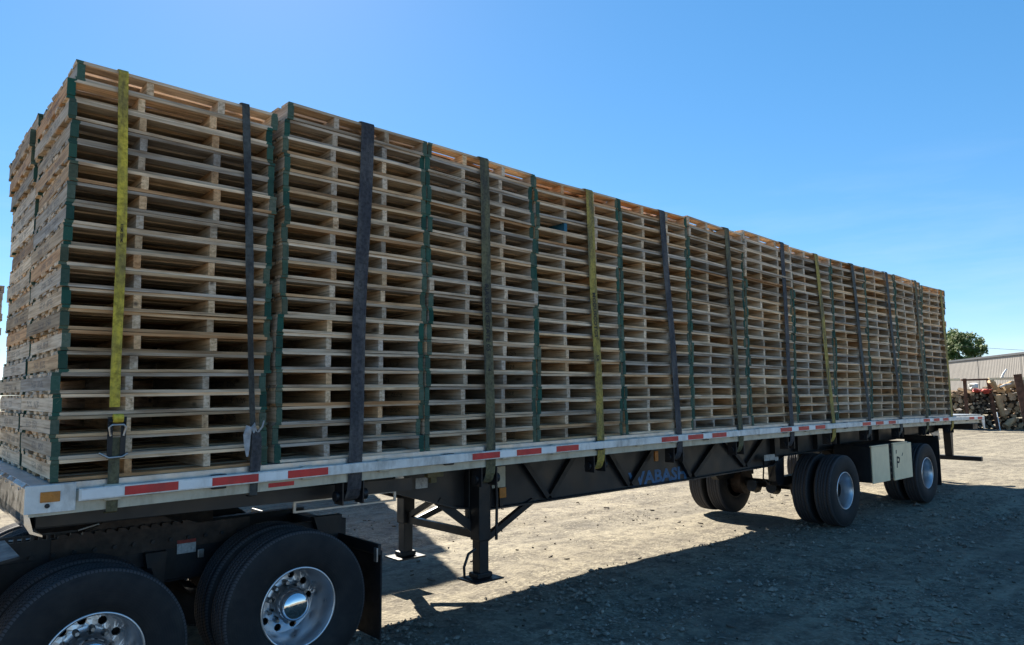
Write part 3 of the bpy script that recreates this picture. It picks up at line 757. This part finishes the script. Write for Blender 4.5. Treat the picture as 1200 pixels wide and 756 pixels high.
X0 = [0.0]; 
for i in range(1, 12): X0.append(i*1.2253+.0913)
TOPZ = [3.982, 4.081, 4.058, 4.027, 4.016, 4.022, 4.033, 3.987, 3.980, 3.990, 3.985, 3.927]
TILT = [-.008, -.008, -.029, -.006, -.006, -.042, -.034, -.018, 0, .002, -.022, .005]     # slope of each stack's top along X
rg = random.Random(21)
where = ['at the front of the load', 'second from the front', 'third from the front', 'fourth from the front', 'fifth from the front', 'sixth from the front', 'sixth from the rear', 'fifth from the rear', 'fourth from the rear', 'third from the rear', 'second from the rear', 'at the rear of the load']
ylean = {}
STACK1 = {0: 0, 1: -.015, 2: -.028, 3: -.024, 4: -.022, 5: .0, 6: .006, 18: -.045, 19: .004, 17: -.02}
TOPS = {}
def pallet(si, lv, near, yoff):
    x0 = X0[si]; zd = D(x0+.6); h = (TOPZ[si]-zd)/20; sl = (D(x0+1.2)-D(x0))/1.22*(1-lv/19)+TILT[si]*lv/19
    drift = .012*math.sin(si*2.1+lv*.45)+.008*math.sin(si*5.3+lv*1.1)
    dx = drift*.8+rg.uniform(-.012, .012); dy = rg.uniform(-.010, .010)+.006*math.sin(si+lv*.3)
    if si == 0: dx = dx*.6+STACK1.get(lv, -.003 if near else 0)
    if si == 6 and lv >= 15 and near: dx -= .028; dy -= .012
    if si == 1: dx -= .032*(1-lv/19)
    if si == 1 and lv in (8, 16): dx += .012
    if not near and lv >= 16: dx -= .028
    root = empty('pallet', (x0+dx+(.003 if si else 0), yoff+dy, zd+.0006+lv*h-sl*.61))
    root.rotation_euler = (rg.uniform(-.002, .002), -math.atan(sl)+rg.uniform(-.002, .002), rg.uniform(-.009, .009)); root.scale = (1.025 if si == 0 else 1, 1, h/.1212)
    tone = rg.choice((.12, .26, .38, .46, .5, .55, .64, .78)); pb = rg.choice((.74, .86, .95, 1.0, 1.05, 1.1)); tan = (si in (6,) and lv >= 15) or (si == 5 and lv >= 18) or rg.random() < .02
    paint = 0.0 if tan else rg.uniform(.82, 1)
    for name, me, x, y, z in layout(rg):
        o = bpy.data.objects.new(name, me); COL.objects.link(o); o.parent = root
        o.location = (x, y, z); o.color = wood_colour(rg, tone, paint, pb)
        if rg.random() < .5: o.rotation_euler.z = math.pi
        if si == 3 and lv == 16 and name == 'stringer' and x > .3 and x < .5 and near:
            o.data = BLUE; o['label'] = 'stringer painted blue'
        o.rotation_euler.z += rg.uniform(-.004, .004)
    nm = 'lowest' if lv == 0 else ('topmost' if lv == 19 else ordinal(lv+1)+' from bottom')
    end = 'unpainted' if tan else 'green-ended'
    if near: lab = '%s wooden pallet, %s, near-side stack %s' % (end, nm, where[si])
    else: lab = '%s wooden pallet, %s, far-side stack at the front of the load' % (end, nm)
    tag(root, lab, 'pallet', 'pallets stacked on the trailer')
plain('blue_wood', (.02, .11, .17), .7, 0, .3, 12, .1)
BLUE = STI[0].copy(); BLUE.materials.clear(); BLUE.materials.append(M['blue_wood'])
for si in range(12):
    for lv in range(20): pallet(si, lv, True, .006)
for lv in range(20): pallet(0, lv, False, 1.127)
# the rest of the far row, hidden behind the near one
def pallet_boxes(b, x0, y0, z0, h, rg2):
    k = h/.1212
    for x in SX: b.box(x0+x-.02, x0+x+.02, y0, y0+PL, z0+.0206*k, z0+.1008*k)
    for y in (.0595, .223, .386, .55, .714, .877, 1.0405):
        w = .059
        b.box(x0, x0+PW, y0+y-w, y0+y+w, z0+.1010*k, z0+.1210*k)
    for y in (.0595, .30, .55, .80, 1.0405):
        w = .059
        b.box(x0, x0+PW, y0+y-w, y0+y+w, z0+.0003*k, z0+.0203*k)
b = MB(); r2 = random.Random(8)
for si in range(1, 12):
    zd = D(X0[si]+.6); h = (TOPZ[si]-.02-zd)/20
    for lv in range(20): pallet_boxes(b, X0[si]+r2.uniform(-.015, .015), 1.13+r2.uniform(-.01, .012), zd+.004+lv*h, h, r2)
o = tag(b.build('pallets', 'deck_board'), 'far row of wooden pallet stacks behind the near row on the trailer', 'pallets', kind='stuff'); o.color = (.95, .5, 0, 1)

# pallet stacks behind the trailer, the very tall unseen ones added to cast shadow
def yard_stack(x, y, n, rz, label):
    b = MB()
    for lv in range(n):
        pallet_boxes(b, -.61+r2.uniform(-.02, .02), -.55+r2.uniform(-.02, .02), .002+lv*.1215, .1212, r2)
    o = b.build('pallet_stack', 'deck_board', None, (x, y, gh(x, y)), rz); o.color = (.8, .35, 0, 1)
    tag(o, label, 'pallet stack', 'pallet stacks in the yard')
_b = MB.build
def build_rz(s, name, mats, parent=None, loc=None, rz=0): return link(name, s.mesh(name, mats), parent, loc, rz)
MB.build = build_rz
yard_stack(.19, 10.75, 33, 0, 'tall pallet stack in the yard just past the load\'s front end')
yard_stack(-1.1, 10.8, 32, .02, 'tall pallet stack in the yard farther out past the load\'s front end')
for i, (x, y, n_) in enumerate(((5.45, 10.2, 57), (6.69, 10.2, 57), (7.42, 11.45, 57), (6.15, 11.45, 56))):  # unseen stacks, added to throw the stepped shadow near the landing gear
    yard_stack(x, y, n_, 0, '%s very tall pallet stack, unseen, added behind the load to cast a ground shadow' % ('first', 'second', 'third', 'fourth')[i])

# ------------------------------------------------------------------ straps
def top_z(x):
    for i in range(11, -1, -1):
        if x >= X0[i]-.02: return TOPZ[i] + (x-X0[i]-.61)*TILT[i]
    return TOPZ[0]
def ribbon(b, pts, wid, th=.003, mi=0, twist=None):
    pts = [Vector(p) for p in pts]; vs = []
    for i, p in enumerate(pts):
        d = (pts[min(i+1, len(pts)-1)]-pts[max(i-1, 0)]).normalized()
        wv = Vector((1, 0, 0)); wv = (wv-d*wv.dot(d)).normalized()
        if twist: wv = Matrix.Rotation(twist[i], 3, d) @ wv
        nv = d.cross(wv).normalized()
        w = wid if not hasattr(wid, '__len__') else wid[i]
        for sx_, sy_ in ((-1,-1),(1,-1),(1,1),(-1,1)): vs.append(p+wv*sx_*w/2+nv*sy_*th/2)
    fs = []
    for i in range(len(pts)-1):
        for k in range(4): k2 = (k+1) % 4; fs.append((i*4+k, i*4+k2, (i+1)*4+k2, (i+1)*4+k))
    fs += [(3, 2, 1, 0), tuple((len(pts)-1)*4+k for k in range(4))]
    b.add(vs, fs, mi, False)
STRAP_LABEL = ['narrow yellow strap with ratchet buckle over the front pallet stack', 'narrow slate strap with loose grey tail hanging over the front pallet stack',
 'wide charcoal strap over the second pallet stack', 'olive strap with black printed letters over the third pallet stack', 'mustard strap with black printed letters over the fourth pallet stack',
 'charcoal strap over the fifth pallet stack', 'olive strap over the sixth pallet stack', 'charcoal strap over the seventh pallet stack from the front', 'bright mustard strap over the eighth pallet stack from the front',
 'slate strap over the ninth pallet stack from the front', 'slate strap over the tenth pallet stack from the front', 'olive strap over the second last pallet stack', 'thin-looking mustard strap over the rearmost pallet stack']
def face_y(t): return -.018-.030*t       # hugs the stack at the top, stands off to clear the rail at the bottom
for i, (tx, bx, mt, w, c) in enumerate(STRAPS):
    root = tag(empty('cargo_strap', (bx, -.05, D(bx)-.3)), STRAP_LABEL[i], 'strap', 'straps over the pallet load')
    def P(x, y, z): return (x-bx, y+.05, z-(D(bx)-.3))
    zt = top_z(tx)+.008; zb = D(bx)-.03
    rs = random.Random(i); zd_ = D(bx)-.1
    over = [P(tx, 2.50, zd_+.0), P(tx, 2.30, zt-.8), P(tx, 2.27, zt-.05), P(tx, 2.24, zt), P(tx, 1.7, zt+.004), P(tx, 1.12, zt-.002), P(tx, .5, zt+.004), P(tx, .02, zt+.002), P(tx, -.010, zt-.006)]
    NS = 28; face = []
    amp = rs.uniform(.004, .012)
    for k in range(NS+1):
        t = k/NS; x = tx+(bx-tx)*t+amp*math.sin(t*3.14)*math.sin(t*5+i); z = zt-.02+(zb-zt+.02)*t
        face.append((t, P(x, face_y(t)+.003*math.sin(t*9+i), z)))
    zd = D(bx)-.275
    down = [P(bx, -.052, zb-.06), P(bx, -.050, zb-.12), P(bx, -.040, zd+.05), P(bx, -.012, zd-.004), P(bx, .008, zd-.026), P(bx, .03, zd-.034), P(bx, .056, zd-.02)]
    if i < 2: down = [P(bx, -.052, zb-.06), P(bx, -.050, zb-.12), P(bx, -.045, zb-.155), P(bx, -.02, zb-.165), P(bx, .02, zb-.162)]
    if i == 0:
        zs = 1.845
        fc = [p for t, p in face if zt-.02+(zb-zt+.02)*t > zs]
        b = MB(); ribbon(b, over+fc, w); b.build('webbing', M[mt], root)
        b = MB(); ribbon(b, [P(bx-.005, -.047, zs-.10), P(bx-.005, -.047, zs-.20), P(bx-.005, -.05, 1.60), P(bx-.005, -.052, zb)]+[(p[0]-.005, p[1], p[2]) for p in down], .06); b.build('lower_webbing', M['strap_olive'], root)
        bk = MB()
        for s_ in (-1, 1):
            bk.bar(P(bx+s_*.036, -.062, zs+.02), P(bx+s_*.034, -.062, zs-.22), .004, .028, Vector((1, 0, 0)))
        bk.tube([P(bx-.045, -.066, zs-.005), P(bx+.045, -.066, zs-.005)], .013, 10)
        br = bk.build('ratchet_buckle', M['black_frame'], root)
        b = MB(); b.tube([P(bx-.034, -.072, zs-.09), P(bx-.044, -.078, zs-.04), P(bx-.03, -.082, zs-.026), P(bx+.03, -.082, zs-.026), P(bx+.044, -.078, zs-.04), P(bx+.034, -.072, zs-.09)], .007, 8); b.build('ratchet_handle', M['bare_steel'], br)
        b = MB(); b.tube([P(bx-.09, -.07, zs-.185), P(bx-.04, -.076, zs-.215), P(bx+.03, -.076, zs-.212), P(bx+.06, -.07, zs-.195)], .006, 8); b.build('release_bar', M['bare_steel'], br)
        b = MB(); b.tube([P(bx-.026, -.076, zs+.012), P(bx+.026, -.076, zs+.012)], .026, 14); b.build('wound_webbing', M['strap_yellow'], br)
    elif i == 1:
        tw = [0]*len(over)+[1.25*max(0, min(1, (t-.38)/.2))*(1-max(0, min(1, (t-.90)/.1))) for t, p in face]+[0]*len(down)
        b = MB(); ribbon(b, over+[p for t, p in face]+down, w, .003, 0, tw); b.build('webbing', M[mt], root)
        zk = D(bx)+.20
        b = MB(); ribbon(b, [P(bx, -.058, zk+.04), P(bx+.004, -.066, zk-.02), P(bx+.004, -.064, zk-.12), P(bx, -.058, zk-.23)], [.05, .066, .068, .07], .01); b.build('lower_webbing', M['strap_dark'], root)
        b = MB(); ribbon(b, [P(bx-.005, -.062, zk+.02), P(bx-.03, -.085, zk+.075), P(bx-.055, -.088, zk+.065), P(bx-.068, -.085, zk+.01), P(bx-.066, -.082, zk-.06), P(bx-.062, -.082, zk-.13)], [.03, .038, .048, .046, .036, .012], .004, 0, [.2, .5, .9, .3, .2, .1])
        ribbon(b, [P(bx+.01, -.062, zk+.02), P(bx+.035, -.08, zk+.06), P(bx+.045, -.08, zk+.10)], [.012, .012, .008], .003); b.build('loose_tail', M['cloth_grey'], root)
    else:
        b = MB(); ribbon(b, over+[p for t, p in face]+down, w); b.build('webbing', M[mt], root)
    # printed letters, reading down the strap
    T = {0: [('R1SMS 2E55MS', 3.02, .020, .9)], 3: [('RIA SSOI CETATE 05', 2.93, .062, 1.06), ('4', 2.20, .05, 1)], 4: [('MODUSCOTCS', 2.98, .062, 1.06), ('5.4', 2.36, .05, 1)]}.get(i, [])
    for s_, z0, size, k in T:
        me = text_mesh(s_, size, .0003, size*.022); me.materials.append(M['ink'])
        t = (z0-zt+.02)/(zb-zt+.02); x = tx+(bx-tx)*t+amp*math.sin(t*3.14)*math.sin(t*5+i)
        ln = max(v.co.x for v in me.vertices); zend = z0-ln*k; t2 = (zend-zt+.02)/(zb-zt+.02); x2 = tx+(bx-tx)*t2+amp*math.sin(t2*3.14)*math.sin(t2*5+i)
        y1 = face_y(t)+.003*math.sin(t*9+i); y2 = face_y(t2)+.003*math.sin(t2*9+i)
        o = bpy.data.objects.new('lettering', me); COL.objects.link(o); o.parent = root
        dx = Vector((x2-x, y2-y1, zend-z0)).normalized()      # text runs down
        up = Vector((1, 0, 0)); up = (up-dx*up.dot(dx)).normalized(); nz_ = dx.cross(up)
        mm = Matrix((dx, up, nz_)).transposed().to_4x4(); mm.translation = Vector(P(x-size*.36, y1, z0))+nz_*.0036*(1 if nz_.y < 0 else -1)
        o.matrix_local = mm; o.scale = (k, 1, 1)

# ------------------------------------------------------------------ background
def cam_pt(px, depth, z):
    """ground point at a viewing depth along the bearing of photograph column px"""
    f2 = Vector((math.cos(yaw), math.sin(yaw), 0)); r2_ = Vector((math.sin(yaw), -math.cos(yaw), 0))
    p = Vector((-.778, -4.769, 0))+f2*depth+r2_*depth*(px-600)/840.; p.z = z; return p
# warehouse
A = Vector((41.5, -7.1, 0)); B = Vector((79.5, 20.6, 0)); dr = (B-A).normalized(); nr = Vector((-dr.y, dr.x, 0))
wh = tag(empty('warehouse', A), 'long low grey-brown metal warehouse behind the log racks', 'warehouse')
Lw = (B-A).length; ang = math.atan2(dr.y, dr.x); wh.rotation_euler.z = ang; Hw = 4.75
b = MB(); n_ = int(Lw/.30); prof = []
for k in range(n_):
    x = k*.30; prof += [(x, 0), (x+.20, 0), (x+.225, .018), (x+.275, .018)]
prof.append((n_*.30, 0))
vs = [(x, y, .0) for x, y in prof]+[(x, y, Hw) for x, y in prof]; q = len(prof)
b.add(vs, [(i, i+1, q+i+1, q+i) for i in range(q-1)])
b.box(0, Lw, -18, -.02, 0, Hw-.05)
b.build('wall', M['siding'], wh)
b = MB(); b.box(-.2, Lw+.2, -.2, .12, Hw+.002, Hw+.16); b.build('fascia', M['roof_trim'], wh)
b = MB(); b.add([(-.2, -.1, Hw+.17), (Lw+.2, -.1, Hw+.17), (Lw+.2, -9, Hw+1.2), (-.2, -9, Hw+1.2), (-.2, -18, Hw+.17), (Lw+.2, -18, Hw+.17)], [(0, 1, 2, 3), (3, 2, 5, 4)]); b.build('roof', M['siding'], wh)
for k in range(5):
    b = MB(); b.box(6+k*8, 6.04+k*8, .020, .035, 0, Hw); b.build('wall_seam', M['roof_trim'], wh)
b = MB(); b.tube([(14.5, -.05, Hw+.16), (14.5, -.05, Hw+.55)], .04, 8); b.build('roof_vent', M['roof_trim'], wh)

# tree behind the warehouse
def tree(base, h, rad, label):
    rt = tag(empty('tree', base), label, 'tree'); rg3 = random.Random(4)
    b = MB(); b.tube([(0, 0, 0), (.1, 0, h*.25), (.05, .1, h*.45), (.2, 0, h*.7)], [.32, .25, .2, .07], 10)
    limbs = []
    for k in range(9):
        a = k*.7+rg3.uniform(-.3, .3); z = h*rg3.uniform(.3, .6); l = rad*rg3.uniform(.55, .9)
        e = Vector((math.cos(a)*l, math.sin(a)*l, z+l*rg3.uniform(.4, 1)))
        b.tube([(.07, .03, z), tuple(Vector((.07, .03, z)).lerp(e, .5)+Vector((0, 0, .2))), tuple(e)], [.1, .06, .02], 6); limbs.append(e)
    b.build('trunk', M['log_bark'], rt)
    b = MB()
    cl = []
    for k in range(105):
        u = rg3.uniform(-1, 1); a = rg3.uniform(0, 6.28); rr_ = rad*rg3.uniform(.45, 1.0)**.7
        s_ = math.sqrt(1-u*u); cl.append(Vector((rr_*s_*math.cos(a), rr_*s_*math.sin(a), h*.66+u*rr_*h*.36/rad)))
    for c in cl:
        cr_ = rg3.uniform(.45, .95)
        for j in range(120):
            d = Vector((rg3.gauss(0, 1), rg3.gauss(0, 1), rg3.gauss(0, .8))).normalized()*cr_*rg3.random()**.45
            p = c+d; x = Vector((rg3.gauss(0, 1), rg3.gauss(0, 1), rg3.gauss(0, 1))).normalized(); y = x.orthogonal().normalized(); l = rg3.uniform(.12, .25)
            b.add([p-x*l, p+y*l*.5, p+x*l, p-y*l*.5], [(0, 1, 2, 3)])
    b.build('crown', M['leaf'], rt)
tree(tuple(cam_pt(1124, 90, 0)), 9.3, 2.95, 'round leafy green tree behind the warehouse roof')
tree(tuple(cam_pt(1068, 93, 0)), 8.2, 3.0, 'smaller leafy tree behind the load beside the round tree')

# cable
p1 = cam_pt(1060, 88, 0); p2 = cam_pt(1330, 80, 0)
b = MB(); pts = []
for k in range(25):
    t = k/24; p = p1.lerp(p2, t); zz = 8.1-2.2*t-.55*4*t*(1-t)*.5; pts.append((p.x, p.y, zz))
b.tube(pts, .02, 5); tag(b.build('power_cable', M['cable']), 'thin dark overhead cable against the sky above the warehouse', 'cable')
for nm_, p, zt_ in (('past the rear of the load', p1, 8.15), ('out beyond the warehouse end', p2, 5.95)):
    rt = tag(empty('utility_pole', (p.x, p.y, 0)), 'wooden utility pole '+nm_+' carrying the cable', 'pole')
    b = MB(); b.tube([(0, 0, 0), (0, 0, zt_+.4)], [.15, .11], 10); b.build('pole', M['log_bark'], rt)
    b = MB(); b.bar((-.6, 0, zt_+.06), (.6, 0, zt_+.06), .09, .09); b.build('crossarm', M['log_bark'], rt)

# log racks
rk_f = Vector((math.cos(yaw-.59), math.sin(yaw-.59), 0)); rk_r = Vector((rk_f.y, -rk_f.x, 0))   # facing along the view ray there
def rp(px, depth): return cam_pt(px, depth, 0)
DEP = 35.5
def rack_post(p, h, w, lean, label, mat='rust'):
    rt = tag(empty('rack_post', tuple(p)), label, 'post', 'rusty posts of the log rack')
    b = MB(); d = Vector(lean)
    b.bar((0, 0, 0), tuple(Vector((0, 0, h))+d), w, w*.8, rk_f); b.build('post', M[mat], rt)
    b = MB(); b.bar((-w*.8, 0, .02), (w*.8, 0, .02), w*1.5, .04, Vector((0, 0, 1))); b.build('base_plate', M[mat], rt)
    return rt
Pq = [rp(1128, DEP), rp(1163, DEP), rp(1199, DEP-1.0), rp(1090, DEP)]
rack_post(Pq[0], 2.58, .15, (0, 0, 0), 'upright rusty post between the dark and pale firewood bays, nearest the load')
rack_post(Pq[1], 2.55, .15, tuple(rk_r*-.28), 'leaning thin rusty post in the middle of the log rack')
rack_post(Pq[2], 2.75, .33, tuple(rk_r*-.30), 'thick leaning rusty post at the picture\'s edge')
rack_post(Pq[3], 2.5, .15, (0, 0, 0), 'rusty post of the log rack hidden behind the load')
for a_, b_, z_, w_, lab, mt in ((rp(1085, DEP-.1), rp(1122, DEP-.1), 2.50, .12, 'pale timber rail on the log rack beside the load', 'door_cream'), (rp(1124, DEP-.1), rp(1155.5, DEP-.1), 2.50, .09, 'dark rail over the dark firewood bay', 'rust'), (rp(1156, DEP-.1), rp(1189, DEP-.1), 2.54, .12, 'pale timber rail over the tan firewood bay', 'door_cream'), (rp(1191, DEP-.3), rp(1240, DEP-.3), 2.54, .14, 'pale timber rail past the thick post', 'door_cream')):
    b = MB(); b.bar((a_.x, a_.y, z_), (b_.x, b_.y, z_+.03), w_, w_); tag(b.build('rack_rail', M[mt]), lab, 'rail', 'rails of the log rack')

def log_pile_material(name, stops):
    n = N(name); a = n.new('ShaderNodeVertexColor'); a.layer_name = 'tone'
    c = n.ramp(a.outputs[0], stops)
    c = n.mix(n.ramp(n.noise(n.coord(), 9, 5, .7), [(.4, 0), (.7, .7)]), c, n.mix(1, c, (.4, .36, .32), 'MULTIPLY'))
    M[name] = n.done(c, .9, 0, .2)
log_pile_material('firewood_tan', [(0, (.06, .045, .033)), (.35, (.17, .115, .07)), (.6, (.40, .27, .15)), (1, (.56, .43, .29))])
log_pile_material('firewood_dark', [(0, (.03, .025, .022)), (.5, (.11, .085, .065)), (.8, (.25, .19, .13)), (1, (.42, .35, .27))])
def firewood(px0, px1, dep, ztop, mat, label, seed, rad):
    rg4 = random.Random(seed); b = MB(); tones = []
    a = rp(px0, dep); w = (rp(px1, dep)-a).length; dirx = (rp(px1, dep)-a).normalized(); dy = Vector((-dirx.y, dirx.x, 0))
    z = .12; row = 0
    while z < ztop:
        x = .05
        while x < w:
            r = rg4.uniform(*rad); c = a+dirx*(x+r)+Vector((0, 0, z+rg4.uniform(-.05, .05))); ln = rg4.uniform(.5, .8); fr = rg4.uniform(-.25, .1)
            tilt = Vector((rg4.gauss(0, .22), 0, rg4.gauss(0, .22))); d = (dy+dirx*tilt.x+Vector((0, 0, tilt.z))).normalized()
            n = rg4.choice((5, 6, 7)); e1 = dirx; e2 = Vector((0, 0, 1)); ph = rg4.uniform(0, 6)
            f0 = []; f1 = []
            for k in range(n):
                an = ph+6.283*k/n; q_ = r*rg4.uniform(.7, 1.1); o_ = e1*math.cos(an)*q_+e2*math.sin(an)*q_*rg4.uniform(.75, 1)
                f0.append(c+d*fr+o_); f1.append(c+d*(fr+ln)+o_)
            t = rg4.betavariate(2.4, 1.2)
            nf = len(b.f); b.add(f0+f1, [tuple(range(n)), tuple(reversed(range(n, 2*n)))]+[(k, (k+1) % n, n+(k+1) % n, n+k) for k in range(n)])
            tones += [t]+[t*.4]*(n+1)
            x += r*1.85
        z += sum(rad)*.78; row += 1
    me = b.mesh('firewood', M[mat]); ca = me.color_attributes.new('tone', 'FLOAT_COLOR', 'CORNER')
    for p, t in zip(me.polygons, tones):
        for li in p.loop_indices: ca.data[li].color = (t, t, t, 1)
    o = link('firewood', me); tag(o, label, 'firewood', kind='stuff')
firewood(1100, 1131, DEP+.3, 1.95, 'firewood_tan', 'split firewood heaped behind the rear of the load', 3, (.07, .15))
firewood(1132, 1158, DEP+.35, 2.1, 'firewood_dark', 'dark weathered firewood stacked in the rack bay nearest the load', 5, (.05, .11))
firewood(1161, 1200, DEP+.35, 2.35, 'firewood_tan', 'pale tan firewood stacked in the rack bay beside the thick post', 9, (.09, .17))
firewood(1201, 1250, DEP+.1, 2.2, 'firewood_tan', 'tan firewood stacked past the thick post', 12, (.09, .17))
def lump(name, c, size, mat, label, cat, rz=0, seed=1):
    bm = bmesh.new(); bmesh.ops.create_icosphere(bm, subdivisions=2, radius=1)
    for v in bm.verts:
        k = 1+.8*noise.noise(v.co*1.9+Vector((seed, 0, 0))); v.co = Vector((v.co.x*size[0]*k, v.co.y*size[1]*k, v.co.z*size[2]*k))
    me = bpy.data.meshes.new(name); bm.to_mesh(me); bm.free(); me.materials.append(M[mat])
    return tag(link(name, me, None, c, rz), label, cat)
def at(px, dep, z): return tuple(cam_pt(px, dep, z))
def beam(name, a, b_, w, mat, label, cat):
    bb_ = MB(); a = Vector(a); b_ = Vector(b_); mid = a.lerp(b_, .5)+Vector((0, 0, .04)); bb_.tube([a, mid, b_], [w, w*.95, w*.7], 9); return tag(bb_.build(name, M[mat]), label, cat)
lump('white_sheet', at(1138, DEP, 2.22), (.30, .2, .13), 'tarp', 'crumpled white sheet on top of the dark firewood', 'sheet', .4, 3)
lump('red_bag', at(1141, DEP+.1, 1.98), (.32, .2, .09), 'red_plastic', 'orange-red bag lying on the dark firewood under the white sheet', 'bag', 0, 6)
lump('red_bag', at(1152, DEP+.1, 1.95), (.24, .2, .12), 'red_plastic', 'orange-red bag against the leaning thin post', 'bag', 1, 8)
beam('log', at(1173, DEP, 2.12), at(1192, DEP-.2, 2.36), .17, 'log_tan', 'thick tan log lying on top of the tan firewood', 'log')
beam('log', at(1193, DEP-.2, 2.28), at(1225, DEP-.3, 2.45), .22, 'log_tan', 'thick tan log past the thick post', 'log')
beam('log', at(1158, DEP-.1, 2.45), at(1164, DEP, 2.05), .15, 'log_tan', 'short tan log leaning by the thin post', 'log')
beam('log', at(1165, DEP-.15, 1.75), at(1170, DEP-.15, .75), .15, 'log_tan', 'upright tan slab in front of the tan firewood', 'log')
beam('branch', at(1170, DEP, 2.5), at(1178, DEP, 3.02), .055, 'tarp', 'bare white branch sticking up from the log rack', 'branch')
beam('branch', at(1169, DEP-.2, 2.15), at(1182, DEP-.2, 2.3), .05, 'tarp', 'bare white branch lying on the tan firewood', 'branch')
beam('plank', at(1163, DEP-1, .95), at(1165.5, DEP-1.4, -.02), .022, 'tarp', 'pale plank leaning on the rack behind the trailer\'s tail', 'plank')
beam('log', at(1172, DEP-.4, .25), at(1184, DEP-.4, .6), .16, 'log_tan', 'fallen tan log at the foot of the tan firewood', 'log')
